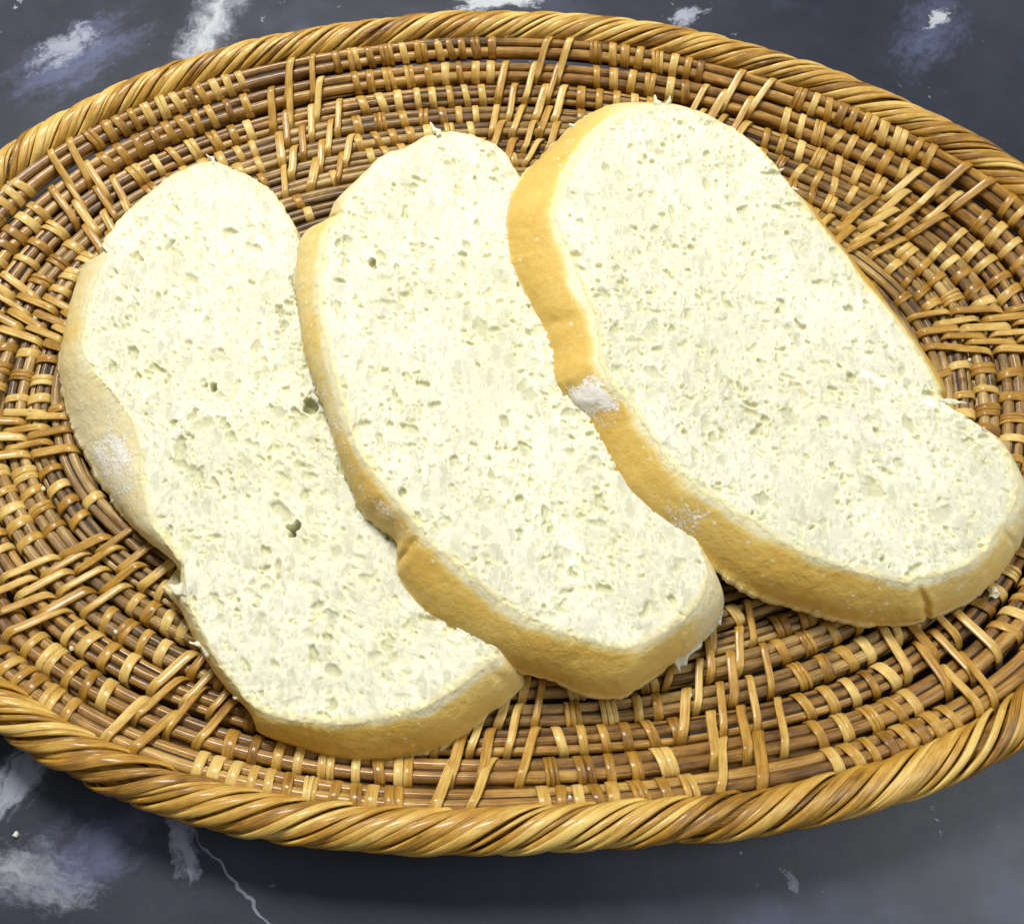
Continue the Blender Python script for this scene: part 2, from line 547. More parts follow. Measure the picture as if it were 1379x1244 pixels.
S2=[(-19,78.3,1.1,-4.6,0.2,0), (-26.1,74.7,1.2,-3.3,0.2,0), (-33.1,69.5,0.8,-1.7,0.2,0), (-39.8,63.8,0,0,0.2,0), (-45.1,55.2,0,0,0.3,0), (-49.1,47.2,0,0,0.4,0), (-50.1,40.2,0,0,0.5,0), (-53.3,33,-10.9,7.9,0.7,0), (-54.3,20,-10.8,5.2,0.7,0.1), (-53.7,6.1,-8.7,3.7,0.8,0.15), (-51.4,-5.5,-7.4,0.4,0.8,0.3), (-47.7,-17.4,-5.6,-1.1,0.7,0.5), (-44.2,-28.7,-4.2,-3.1,0.7,0.5), (-38.8,-42,-5.3,-1.4,0.8,0.5), (-31.4,-53.3,-6.5,-2.4,0.9,0.5), (-24.4,-61,-4.8,-2.3,0.9,0.5), (-17.7,-68.8,-10.6,-3.9,1,0.2), (-12.4,-73,-8.7,-9.6,1,0), (-7.3,-77,-7.5,-10.2,1,0), (4.8,-86.6,-8.7,-6.6,1,0), (13.4,-90.5,-8.1,-7.5,1,0.1), (20.3,-92.4,-6.5,-7.7,1,0.15), (27.5,-93.6,-5.5,-9.8,0.95,0.1), (34.5,-93.9,-2.5,-9.9,0.9,0), (41,-90.7,-2.7,-9.3,0.8,0), (47.3,-86.4,-1.4,-8.7,0.7,0), (53.5,-80.8,1.4,-7.4,0.5,0), (56.5,-75,6.2,-3.7,0.3,0), (56.4,-68.6,3.3,-1.6,0.3,0), (48.2,-48,0.5,-0.1,0.5,0), (37.8,-22.6,-2.4,-0.1,0.5,0), (26.8,4.8,-3.9,-3.2,0.5,0), (15.3,34.6,-2.2,-6,0.4,0), (6.8,59.5,-1.1,-6.8,0.4,0), (3.6,66.4,-0.8,-7,0.3,0), (0.7,71.6,-0.5,-6.8,0.3,0), (-4.3,75.9,0.1,-6.4,0.2,0), (-11.7,78.3,0.7,-5.7,0.2,0)]
S2_Z= [16.38, -15.1, -2.68, 1.29, 2.99, -0.05]
S3=[(51.4,88,-3.8,11.3,0.3,0), (43.1,84.2,-5.8,16.2,0.35,0), (33.1,76.1,-5.5,17.1,0.6,0), (26.6,66.7,-7.1,16.2,0.8,0), (21.3,57.1,-10.3,13.6,0.9,0), (18.5,48.1,-13,14.1,0.9,0), (15.8,38.6,-14.6,9.1,1,0), (16.6,31.8,-15.8,6.4,1,0), (20,23.7,-18.3,4.5,1,0), (22,14.5,-16.1,2,1,0), (26.8,1,-14.5,-0.8,1,0), (27.9,-5.2,-14.1,-1.5,1,0.1), (27.9,-15.1,-13.4,0.1,1,0.2), (30.7,-20.9,-11.9,-0.3,0.9,1), (35.3,-26.3,-11.2,-0.2,1,0.7), (40,-34.2,-12.1,-2.9,1,0.1), (46.8,-45.2,-13.1,-3.7,1,0), (51.7,-49.9,-10.8,-6.1,1,0.15), (58.6,-54.4,-10.6,-6.9,1,0.25), (65.2,-58.8,-6.4,-9.8,1,0), (77.3,-66.2,-8,-9.5,1,0), (88.1,-70.3,-5.2,-9.5,1,0), (101.4,-74.2,-5.2,-8.6,0.95,0), (110,-75.6,-1.1,-7.9,0.9,0), (113,-75.1,4.3,-6.9,0.75,0), (120.7,-72.4,3,-7.5,0.6,0), (130.3,-68.5,6.4,-4.9,0.5,0), (138.8,-59.8,8.2,-4,0.4,0), (143.8,-52.8,8.1,-4,0.35,0), (146.4,-46.1,8.1,-2.9,0.3,0), (144.1,-33.7,5,-1,0.3,0), (137.6,-27.2,2.1,0.5,0.3,0), (131.2,-22.5,-0.3,1.5,0.3,0), (129,-18.1,-2.5,1.9,0.6,0), (129.5,-15.2,-4.2,2,1,0), (126.9,-7,-5.5,1.2,1,0), (121.2,5.8,-6.3,-0.7,1,0), (114.1,18.9,-6,-3.2,0.9,0), (107.7,31.2,-4.8,-5.1,0.8,0), (101.1,43.3,-3.2,-6,0.8,0), (96.2,52.5,-2.2,-5.7,0.7,0), (92,59.9,-1.6,-4.6,0.6,0), (88,67.7,-1.3,-2.8,0.5,0), (79,78.5,-1,-0.2,0.3,0), (67.4,85.9,-1.3,3,0.3,0), (59,89,-2.3,6.9,0.3,0)]
S3_Z= [30.07, -24.37, -1.52, 8.38, 3.07, -0.9]
S1_H= [(-57.8, -59.3, 2.1), (-61.9, -53.3, 2.9), (-85.7, -14.5, 1.5), (-56.1, -20.1, 1.9), (-92.9, -33.6, 2.5), (-87.6, -41.9, 2.5), (-78.7, 36.2, 1.9), (-81.2, 37.6, 1.2), (-78.4, -31.2, 1.9), (-74.8, 0.3, 1.7), (-96.0, 33.1, 1.2), (-104.6, 19.0, 1.0), (-58.6, -39.5, 1.7), (-22.0, -76.1, 2.1), (-21.2, -70.8, 1.7), (-43.2, -99.3, 1.9), (-43.5, -107.9, 1.7), (-30.1, -92.4, 1.7), (-106.0, -8.9, 1.2)]
S2_H= [(-38.3, 21.3, 1.5), (-36.3, 24.4, 1.9), (-5.7, 1.7, 2.9), (-47.1, 21.7, 2.1), (-10.7, 31.7, 1.7), (-19.9, 33.6, 1.0), (-4.2, 69.4, 1.9), (15.7, -83.7, 1.9), (1.0, -30.5, 1.9), (-24.5, -15.6, 1.2), (-13.5, 52.4, 1.9), (12.2, -57.2, 1.9), (-7.2, -38.2, 1.2), (-42.8, 8.4, 1.0)]
S3_H= [(53.1, 42.8, 1.9), (50.6, 41.0, 1.2), (32.5, 58.0, 1.5), (51.2, 66.9, 1.7), (60.7, 63.3, 1.7), (65.0, 56.1, 2.1), (30.5, 9.3, 1.9), (33.3, -2.0, 1.9), (106.6, -50.2, 1.5), (115.7, -53.3, 1.0), (104.8, -48.1, 2.9), (92.6, -27.8, 1.9), (93.5, -29.0, 1.7), (112.4, -41.0, 1.7), (116.6, -66.2, 0.8), (81.8, -7.6, 1.7), (58.8, 11.3, 1.2), (72.0, 40.4, 1.0), (45.0, -8.3, 1.5)]
S3 = [(x - 0.8, y - 0.6, 7.5, 6.0, 1.1, 0) if (92 < x < 130.5 and -19 < y < 62) else (x, y, u, v, g_, f_) for (x, y, u, v, g_, f_) in S3]
FIX2 = {(-45.1, 55.2): (-3.0, 2.5), (-49.1, 47.2): (-6.0, 3.5), (-50.1, 40.2): (-6.5, 2.5)}
S2 = [(x, y, *FIX2.get((x, y), (u, v)), g_, f_) for (x, y, u, v, g_, f_) in S2]
S3 = [(x, y, u, v, g_, {51.7: 0.35, 58.6: 0.62}.get(x, f_)) for (x, y, u, v, g_, f_) in S3]
S1 = [(x, y, u, v, (g_ * 0.38 if x < -95 and y < 40 else g_), (0.8 * max(f_, 0.4) if x < -85 and -70 < y < 10 else f_)) for (x, y, u, v, g_, f_) in S1]
S2 = [(x, y, u, v, (g_ * 0.62 if x < -44 else (g_ * 0.4 if x > 50 and y < -60 else g_)), f_) for (x, y, u, v, g_, f_) in S2]
SL = [S1, S2, S3]


def inside(poly, x, y):
    c = False
    n = len(poly)
    for i in range(n):
        x1, y1 = poly[i]
        x2, y2 = poly[i - 1]
        if (y1 > y) != (y2 > y) and x < (x2 - x1) * (y - y1) / (y2 - y1) + x1:
            c = not c
    return c


COVER = [[(p[0] + p[2], p[1] + p[3]) for p in S] for S in SL] + [[(p[0], p[1]) for p in S] for S in SL]
CAM = np.array([3.0, -155.9, 275.1])


def in_sight(p):
    if any(inside(c, p[0], p[1]) for c in COVER):
        return False
    d = np.array(p) - CAM
    fw = np.array([0, math.sin(TILT), -math.cos(TILT)])
    up = np.array([0, math.cos(TILT), math.sin(TILT)])
    zc = d @ fw
    return abs(d[0] / zc) < 0.52 and abs(d @ up / zc) < 0.47


BANDS = [1.50, 2.00, 2.53, 2.92, -2.936, -2.45, -2.08, -1.60, -1.20, -0.82, -0.42, 0.138, 0.592, 1.10]


def loop_path(R, f, width, skew, grow=0.0):
    P, T, A, U, k = [np.asarray(x) for x in R.at(np.array([f]))]
    P, T, A, U, k = P[0], T[0], A[0], U[0], float(k[0])
    n = 18
    t = np.arange(n) / n * 2 * np.pi - math.pi / 2
    ex = 2.5
    rad = (np.abs(np.cos(t)) ** ex + np.abs(np.sin(t)) ** ex) ** (-1 / ex)
    sa = (3.55 + grow) * k * np.cos(t) * rad
    su = (3.22 + grow) * k * np.sin(t) * rad
    Q = P + A * sa[:, None] + U * su[:, None] + T * (skew * sa / 3.8)[:, None]
    Nn = unit(A * (np.sign(np.cos(t)) * np.abs(np.cos(t) * rad) ** (ex - 1))[:, None]
              + U * (np.sign(np.sin(t)) * np.abs(np.sin(t) * rad) ** (ex - 1))[:, None])
    tang = unit(np.roll(Q, -1, 0) - np.roll(Q, 1, 0))
    W = unit(np.cross(tang, Nn))
    return sweep(Q, W, Nn, width, 0.42, closed=True), P + U * 3.6


wraps = []          # (vfg, tone, row, top point)
for i, R in enumerate(RINGS):
    if i > 9:
        break
    a = random.uniform(0, 5)
    bare = i >= 6
    while a < R.len - 2:
        f = float(R.f_at_arc(a))
        phi = f / PHN * 2 * math.pi
        near = min(abs(((phi - b_ - 0.010 * i + math.pi) % (2 * math.pi)) - math.pi) for b_ in BANDS)
        bandhalf = 15.0 / (R.len / (2 * math.pi))
        if near < bandhalf and not bare:
            a += 2.0
            continue
        tone0 = 0.61 + 0.34 * random.uniform(-1, 1)
        if i <= 1:
            tone0 -= 0.08
        m = 1
        if i <= 5:
            m = random.choices((1, 2, 3), (0.80, 0.14, 0.06))[0]
        wd = random.uniform(2.4, 3.4) if m == 1 else (random.uniform(1.7, 2.6) if m == 2 else random.uniform(1.0, 1.6))
        sk = random.gauss(0.35, 0.32)
        for q in range(m):
            vfg, tp = loop_path(R, float(R.f_at_arc(a + q * wd * 1.04)), wd, sk + random.gauss(0, 0.12), random.uniform(0, 0.22))
            wraps.append((vfg, tone0 + random.gauss(0, 0.06), i, tp))
        step = {0: 4.6, 1: 5.9, 2: 6.2}.get(i, 6.1) if not bare else 34.0
        a += m * wd * 1.04 - wd + step * random.uniform(0.86, 1.16)

vis = [w for w in wraps if in_sight(w[3])]
vis.sort(key=lambda w: float(np.linalg.norm(w[3] - CAM)))
chosen = {id(w) for w in vis[:290]}
rest = []
for w in wraps:
    if id(w) in chosen:
        piece("cane_wrap", w[0], w[1], M_WRAP, coils[w[2]])
    else:
        rest.append((w[0], w[1]))
joined("cane_wraps", rest, M_WRAP, basket)


# ---- long stitches that tie neighbouring rows together, in radial bands
def catmull(pts, per):
    pts = np.asarray(pts)
    P = np.vstack([2 * pts[0] - pts[1], pts, 2 * pts[-1] - pts[-2]])
    out = []
    for i in range(1, len(P) - 2):
        t = np.linspace(0, 1, per, endpoint=False)[:, None]
        p0, p1, p2, p3 = P[i - 1], P[i], P[i + 1], P[i + 2]
        out.append(0.5 * ((2 * p1) + (-p0 + p2) * t + (2 * p0 - 5 * p1 + 4 * p2 - p3) * t ** 2 + (-p0 + 3 * p1 - 3 * p2 + p3) * t ** 3))
    out.append(pts[-1:])
    return np.concatenate(out)


def stitch(i, phi, lean):
    """from the gap inside row i+1 over rows i+1 and i to the gap outside row i"""
    inn, outr = RINGS[i + 1], RINGS[i]
    fi = float(inn.idx(phi))
    Pi = inn.at(np.array([fi]))[0][0]
    fo = float(np.argmin(np.sum((outr.P[:, :2] - Pi[:2]) ** 2, 1)))       # straight across the joint
    seq = [(inn, -3.9, -1.8, -1.0), (inn, -3.6, 1.2, -0.95), (inn, -2.3, 3.35, -0.72), (inn, 0.2, 3.85, -0.36),
           (outr, -0.2, 3.95, 0.36), (outr, 2.2, 3.45, 0.72), (outr, 3.5, 1.2, 0.95), (outr, 3.8, -1.8, 1.0)]
    pts, tans = [], []
    for (R, sa, su, sh) in seq:
        f = (fi if R is inn else fo) - sh * lean * PHN / R.len               # clockwise as it runs outward
        P, T, A, U, k = R.at(np.array([f]))
        pts.append(P[0] + A[0] * sa * k[0] + U[0] * su * k[0])
        tans.append(T[0])
    Q = catmull(pts, 4)
    tang = unit(np.gradient(Q, axis=0))
    Tm = tans[len(tans) // 2]
    Nn = unit(np.cross(tang, Tm))
    if Nn[len(Nn) // 2][2] < 0:
        Nn = -Nn
    W = unit(np.cross(Nn, tang))
    width = random.uniform(2.1, 3.0)
    w = width * (1 + 0.08 * np.sin(np.linspace(0, 3, len(Q)) + random.random() * 6))
    return sweep(Q, W, Nn, w, 0.5)


for bnd in BANDS:
    for i in range(6):
        n = 3 if i else 2
        for j in range(n):
            R = RINGS[i]
            mm = 2 * math.pi / R.len
            off = (j - (n - 1) / 2) * 8.2 + (2.1 if i % 2 else -2.1) + random.gauss(0, 0.7)
            phi = bnd + 0.010 * i + off * mm
            vfg = stitch(i, phi, 2.1 + random.gauss(0, 0.6))
            piece("long_stitch", vfg, 0.60 + random.uniform(-0.22, 0.2), M_WRAP, basket)

# ---- rope rim
V, F, guv = tube_mesh("rim", RIM, 0, 0, 4.05, 320, 12, 999, 0.04)
rim = link("rim", make_mesh("rim", V, F, {"guv": ('FLOAT_VECTOR', guv), "tone": ('FLOAT', np.full(len(V), 0.25))}), M_RIM, basket)
NCANE = 297
SECR = SEC


def rim_cane(f0, width, lift, span, a0, a1):
    n = 30
    u = np.linspace(0, 1, n)
    psi = math.radians(a0) + (math.radians(a1) - math.radians(a0)) * u          # 180 = inner side, 0 = outer side
    mm = PHN / RIM.len
    f = f0 - u * span * mm                                # clockwise while it crosses from the inner to the outer side
    P, T, A, U, k = RIM.at(f)
    # tucked under its neighbours at both ends
    r = 4.25 + lift - 0.9 * np.clip((u - 0.82) / 0.18, 0, 1) ** 2 - 1.0 * np.clip((0.18 - u) / 0.18, 0, 1) ** 2
    D = A * np.cos(psi)[:, None] * 1.02 + U * np.sin(psi)[:, None]
    Q = P + D * r[:, None]
    tang = unit(np.gradient(Q, axis=0))
    Nn = unit(D)
    W = unit(np.cross(tang, Nn))
    wv = width * (1 - 0.35 * np.abs(2 * u - 1) ** 3)
    return sweep(Q, W, Nn, wv, 0.8)


for j in range(NCANE):
    g3 = j % 3
    f0 = (j + (0.0, 0.12, -0.10)[g3] + random.gauss(0, 0.10)) / NCANE * PHN
    width = (2.6, 1.6, 2.1)[g3] * random.uniform(0.7, 1.3)
    vfg = rim_cane(f0, width, (0.75, 0.15, 0.45)[g3] + random.uniform(-0.25, 0.35), random.gauss(41, 2.0), 232 + random.gauss(0, 4), -62)
    piece("rim_cane", vfg, 0.60 + random.uniform(-0.40, 0.34), M_RIM, rim)


# ------------------------------------------------------------------ bread
def vnoise(x, y, seed):
    """2-D value noise, -1..1"""
    r = np.random.default_rng(seed)
    tab = r.uniform(-1, 1, (256, 256))
    xi, yi = np.floor(x).astype(int), np.floor(y).astype(int)
    fx, fy = x - xi, y - yi
    fx, fy = fx * fx * (3 - 2 * fx), fy * fy * (3 - 2 * fy)
    a = tab[xi % 256, yi % 256]
    b_ = tab[(xi + 1) % 256, yi % 256]
    c = tab[xi % 256, (yi + 1) % 256]
    d = tab[(xi + 1) % 256, (yi + 1) % 256]
    return (a * (1 - fx) + b_ * fx) * (1 - fy) + (c * (1 - fx) + d * fx) * fy


RES = 0.22


def crumb_relief(x0, y0, x1, y1, holes, seed, axis):
    """height map (mm) of a torn-open crumb: webs of small cells, some big ones, a few deep holes"""
    r = np.random.default_rng(seed)
    nx, ny = int((x1 - x0) / RES) + 2, int((y1 - y0) / RES) + 2
    X, Y = np.meshgrid(x0 + np.arange(nx) * RES, y0 + np.arange(ny) * RES, indexing='ij')
    ca, sa = math.cos(axis), math.sin(axis)
    U, Vv = X * ca + Y * sa, -X * sa + Y * ca
    wx = 1.6 * vnoise(X / 7, Y / 7, seed + 1)
    wy = 1.6 * vnoise(X / 7, Y / 7, seed + 2)
    H = 0.6 * vnoise(X / 18, Y / 18, seed + 3) + 0.13 * vnoise((U + wx) / 4.2, (Vv + wy) / 2.2, seed + 4)
    H += 0.07 * vnoise((U + wx) / 1.7, (Vv + wy) / 0.8, seed + 5) + 0.04 * vnoise(X / 0.55, Y / 0.55, seed + 6)
    pit = np.zeros_like(H)
    wx = wx * 0.5 + 1.1 * vnoise(X / 1.5, Y / 1.5, seed + 7)
    wy = wy * 0.5 + 1.1 * vnoise(X / 1.5, Y / 1.5, seed + 8)
    area = (x1 - x0) * (y1 - y0)

    def stamp(cx, cy, ra, rb, ang, depth, sharp):
        R_ = max(ra, rb) * 1.5 + 3 * RES
        i0, i1 = max(0, int((cx - R_ - x0) / RES)), min(nx, int((cx + R_ - x0) / RES) + 2)
        j0, j1 = max(0, int((cy - R_ - y0) / RES)), min(ny, int((cy + R_ - y0) / RES) + 2)
        if i0 >= i1 or j0 >= j1:
            return
        dx, dy = X[i0:i1, j0:j1] - cx + (0.22 + 0.22 * ra) * wx[i0:i1, j0:j1], Y[i0:i1, j0:j1] - cy + (0.22 + 0.22 * rb) * wy[i0:i1, j0:j1]
        c_, s_ = math.cos(ang), math.sin(ang)
        q = ((dx * c_ + dy * s_) / ra) ** 2 + ((-dx * s_ + dy * c_) / rb) ** 2
        p = depth * np.clip(1 - q, 0, 1) ** sharp
        np.maximum(pit[i0:i1, j0:j1], p, out=pit[i0:i1, j0:j1])

    dens = vnoise(X / 9, Y / 9, seed + 12) + 0.6 * vnoise(X / 3.5, Y / 3.5, seed + 13)

    def scatter(n, lo, hi, dlo, dhi, el, even=False):
        for _ in range(n):
            cx, cy = r.uniform(x0, x1), r.uniform(y0, y1)
            # cells gather in loose patches and leave dense, smooth crumb between them
            if not even and dens[min(nx - 1, int((cx - x0) / RES)), min(ny - 1, int((cy - y0) / RES))] < r.normal(-0.05, 0.35):
                continue
            rr = lo * (hi / lo) ** (r.random() ** 1.6)
            dep = dlo + (dhi - dlo) * r.random() ** 1.35
            stamp(cx, cy, rr * r.uniform(1, el), rr, axis + r.normal(0, 0.9), dep * min(1.0, rr), r.uniform(0.18, 0.9))

    scatter(int(area * 0.16), 0.18, 0.42, 0.6, 2.6, 3.0, True)
    scatter(int(area * 0.50), 0.20, 0.60, 0.5, 2.9, 2.6)
    scatter(int(area * 0.065), 0.55, 1.3, 0.3, 2.0, 2.8)
    scatter(int(area * 0.0075), 1.3, 2.6, 0.25, 1.1, 1.8)
    for k, hh in enumerate(holes):
        hx, hy, hr = hh[:3]
        deep = hh[3] if len(hh) > 3 else 1.3
        stamp(hx, hy, hr * r.uniform(1.0, 1.5), hr * 0.7, hh[4] if len(hh) > 4 else axis + r.normal(0, 0.5), deep, 0.45)
    return H - pit, pit, (x0, y0, nx, ny)


def bil(Hm, meta, x, y):
    x0, y0, nx, ny = meta
    u = np.clip((x - x0) / RES, 0, nx - 1.01)
    v = np.clip((y - y0) / RES, 0, ny - 1.01)
    i, j = u.astype(int), v.astype(int)
    a, b_ = u - i, v - j
    return Hm[i, j] * (1 - a) * (1 - b_) + Hm[i + 1, j] * a * (1 - b_) + Hm[i, j + 1] * (1 - a) * b_ + Hm[i + 1, j + 1] * a * b_


def closed_spline(C, n):
    """periodic Catmull-Rom through control rows, resampled evenly by the first two columns"""
    C = np.asarray(C, float)
    m, per = len(C), 24
    t = np.linspace(0, 1, per, endpoint=False)[:, None]
    out = []
    for i in range(m):
        p0, p1, p2, p3 = C[i - 1], C[i], C[(i + 1) % m], C[(i + 2) % m]
        out.append(0.5 * ((2 * p1) + (-p0 + p2) * t + (2 * p0 - 5 * p1 + 4 * p2 - p3) * t ** 2 + (-p0 + 3 * p1 - 3 * p2 + p3) * t ** 3))
    D = np.concatenate(out)
    D = np.vstack([D, D[:1]])
    L = np.concatenate([[0], np.cumsum(np.linalg.norm(np.diff(D[:, :2], axis=0), axis=1))])
    s = np.arange(n) / n * L[-1]
    return np.stack([np.interp(s, L, D[:, k]) for k in range(D.shape[1])], 1)


THICK = 15.0


def zq(co, x, y):
    x, y = x / 100, y / 100
    return co[0] + co[1] * x + co[2] * y + co[3] * x * x + co[4] * x * y + co[5] * y * y


def bread_slice(S, co, holes, label, seed, axis, creases=()):
    Q, K = 420, 18
    N = 4 * Q
    root = bpy.data.objects.new("bread_slice", None)
    SC.collection.objects.link(root)
    root["label"] = label
    root["category"] = "bread"
    root["group"] = "bread slices in the basket"
    D = closed_spline(S, N)
    T, sh, gold, flour = D[:, :2], D[:, 2:4], D[:, 4], D[:, 5]
    tang = unit(np.roll(T, -2, 0) - np.roll(T, 2, 0))
    nrm = np.stack([tang[:, 1], -tang[:, 0]], 1)
    cen = T.mean(0)
    if np.mean(np.sum((T - cen) * nrm, 1)) < 0:
        nrm = -nrm
    rag = 0.28 * pnoise(N, 150, seed) + 0.20 * pnoise(N, 420, seed + 1) + 0.35 * pnoise(N, 55, seed + 2)
    Tsm = T.copy()
    L_mm = np.cumsum(np.linalg.norm(np.roll(Tsm, -1, 0) - Tsm, axis=1))

    def crease_q(cx, cy):
        i0 = int(np.argmin(np.sum((Tsm - (cx, cy)) ** 2, 1)))
        return (L_mm - L_mm[i0] + L_mm[-1] / 2) % L_mm[-1] - L_mm[-1] / 2
    for (cx, cy, depth, width, slant) in creases:
        rag = rag - 0.45 * depth * np.exp(-(crease_q(cx, cy) / width) ** 2)
    T = T + nrm * rag[:, None]
    x0, y0 = T.min(0) - 2
    x1, y1 = T.max(0) + 2
    H, pit, meta = crumb_relief(x0, y0, x1, y1, holes, seed, axis)
    # --- crumb: cut face as an even grid (square folded concentrically onto the outline)
    ii, jj = np.meshgrid(np.arange(Q + 1), np.arange(Q + 1), indexing='ij')
    gx, gy = ii * 2.0 / Q - 1, jj * 2.0 / Q - 1
    rad = np.maximum(np.abs(gx), np.abs(gy))
    sr = np.maximum(rad, 1e-9)
    u_, v_ = gx / sr, gy / sr
    # position along the square's border, 0..4
    side = np.where((u_ >= 1 - 1e-9) & (v_ < 1 - 1e-9), (v_ + 1) / 2,
           np.where((v_ >= 1 - 1e-9) & (u_ > -1 + 1e-9), 1 + (1 - u_) / 2,
           np.where((u_ <= -1 + 1e-9) & (v_ > -1 + 1e-9), 2 + (1 - v_) / 2, 3 + (u_ + 1) / 2)))
    fb = (side * Q) % N
    bi = np.floor(fb + 1e-6).astype(int) % N
    bw = (fb - np.floor(fb + 1e-6))[..., None]
    OB = T[bi] * (1 - bw) + T[(bi + 1) % N] * bw
    OS = Tsm[bi] * (1 - bw) + Tsm[(bi + 1) % N] * bw
    ew = np.clip((rad - 0.90) / 0.10, 0, 1)[..., None] ** 2
    OB = OS * (1 - ew) + OB * ew
    XY = cen + (OB - cen) * rad[..., None]
    x, y = XY[..., 0], XY[..., 1]
    edge_mm = np.linalg.norm(OB - cen, axis=-1) * (1 - rad)
    fade = np.clip(edge_mm / 1.6, 0, 1)
    hz = bil(H, meta, x, y) * (0.25 + 0.75 * fade)
    z = zq(co, x, y) + THICK + hz - 0.35 * (1 - np.clip(edge_mm / 1.5, 0, 1)) ** 2
    V = np.stack([x, y, z], -1).reshape(-1, 3)
    q0 = (np.arange(Q)[:, None] * (Q + 1) + np.arange(Q)[None, :])
    F = np.stack([q0, q0 + Q + 1, q0 + Q + 2, q0 + 1], -1).reshape(-1, 4).tolist()
    zt = np.zeros(N)
    onb = rad > 1 - 1e-9
    zt[bi[onb]] = z[onb]
    a_edge = np.clip(1 - edge_mm / 45.0, 0, 1).ravel()
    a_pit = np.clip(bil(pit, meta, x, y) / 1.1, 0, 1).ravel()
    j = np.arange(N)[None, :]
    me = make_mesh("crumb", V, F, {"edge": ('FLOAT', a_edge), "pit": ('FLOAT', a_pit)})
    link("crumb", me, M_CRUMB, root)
    # --- crust: side band from the face edge down to the base edge
    v = np.linspace(0, 1, K)
    hid = np.hypot(sh[:, 0], sh[:, 1])
    ragb = 0.7 * pnoise(N, 70, seed + 5) + 0.5 * pnoise(N, 260, seed + 6) + 0.35 * pnoise(N, 520, seed + 8)
    Bsm = Tsm + sh
    Bx = Bsm + nrm * (0.3 + 0.7 * ragb + 0.8 * np.clip(pnoise(N, 180, seed + 11) - 0.45, 0, 1))[:, None]
    zb = zq(co, Bx[:, 0], Bx[:, 1])
    bulge = 1.7 * np.sin(np.pi * np.clip(v, 0, 1))
    wt = (np.clip(1 - v / 0.15, 0, 1) ** 1.5)[:, None, None]
    wb = (np.clip((v - 0.80) / 0.20, 0, 1) ** 2)[:, None, None]
    PX = Tsm[None] * (1 - v[:, None, None]) + Bsm[None] * v[:, None, None] + (T - Tsm)[None] * wt + (Bx - Bsm)[None] * wb + nrm[None] * bulge[:, None, None]
    zts = zq(co, Tsm[:, 0], Tsm[:, 1]) + THICK - 0.2
    PZ = (zts[None] + (zt - zts)[None] * wt[..., 0]) * (1 - v[:, None]) + zb[None] * v[:, None] + 0.6 * np.sin(np.pi * v)[:, None]
    wr = (0.30 * vnoise(np.arange(N)[None, :] / 40 + 0 * v[:, None], 1.2 * v[:, None] + 0 * zt[None], seed + 9)
          + 0.10 * vnoise(np.arange(N)[None, :] / 9 + 0 * v[:, None], 4.5 * v[:, None] + 0 * zt[None], seed + 10)) * np.sin(np.pi * v)[:, None]
    ramp = (np.clip(v / 0.2, 0, 1) * (0.4 + 0.6 * np.sin(np.pi * np.clip(v, 0, 1))))[:, None]
    for (cx, cy, depth, width, slant) in creases:
        depth = 0.62 * depth
        dl = crease_q(cx, cy)
        q = (dl[None, :] - slant * v[:, None] - 0.8 * vnoise(6 * v[:, None] + 0 * dl[None, :], 0 * dl[None, :] + 3.3 + 0 * v[:, None], seed + 31)) / (width * 0.8)
        wr = wr + ramp * depth * (-0.8 * np.exp(-q ** 2) + 0.3 * np.exp(-((np.abs(q) - 2.2) / 1.3) ** 2))
    PX = PX + nrm[None] * wr[..., None]
    Vc = np.concatenate([np.concatenate([PX, PZ[..., None]], -1).reshape(-1, 3),
                         [[Bx[:, 0].mean(), Bx[:, 1].mean(), zq(co, Bx[:, 0].mean(), Bx[:, 1].mean())]]])
    i = np.arange(K - 1)[:, None]
    Fc = np.stack([i * N + j, (i + 1) * N + j, (i + 1) * N + (j + 1) % N, i * N + (j + 1) % N], -1).reshape(-1, 4).tolist()
    Fc += [((K - 1) * N + (q + 1) % N, (K - 1) * N + q, K * N) for q in range(N)]
    ac = lambda a: np.append(np.broadcast_to(a, (K, N)).ravel(), 0)
    me = make_mesh("crust", Vc, Fc, {"gold": ('FLOAT', ac(gold[None, :])), "flour": ('FLOAT', ac(flour[None, :])),
                                     "across": ('FLOAT', np.append(np.repeat(v, N), 1))})
    link("crust", me, M_CRUST, root)
    return root


S1_H = [(-57.8, -59.3, 2.0, 7.0, 1.2), (-61.5, -54.5, 3.2, 1.6, 2.1), (-85.7, -14.5, 1.4, 4.0, 1.3), (-56.1, -20.1, 2.6, 5.0, 1.9), (-92.9, -34.5, 3.6, 1.6, 1.9), (-87.6, -41.9, 2.8, 1.4, 2.2)] + S1_H[6:]
S2_H = [(-38.8, 21.0, 1.5, 3.0, 1.5)] + S2_H[1:]
B1 = bread_slice(S1, S1_Z, S1_H, "left slice of white bread lying flat, floury patch on its outer crust", 21, 2.0, [(-127.5, 35, 2.2, 1.2, 2), (-88, -70, 1.4, 1.5, 0), (-3, -97, 1.0, 1.2, 3)])
B2 = bread_slice(S2, S2_Z, S2_H, "middle slice of white bread overlapping the left slice, under the right slice", 35, 2.1, [(-50.5, 40, 2.4, 1.1, -2), (-21, -65, 1.8, 1.5, 3), (-30, -55, 0.8, 2.0, 0), (47, -86.5, 0.9, 1.0, 3)])
B3 = bread_slice(S3, S3_Z, S3_H, "right slice of white bread on top of the stack, wide golden crust with flour spot", 58, 2.3, [(112, -75.4, 2.3, 1.3, 3), (26.5, 2, 1.5, 2.6, -3), (29, -17, 1.0, 2.0, 2), (139, -60, 1.0, 1.0, 2), (47, -45, 0.8, 2.5, 4)])


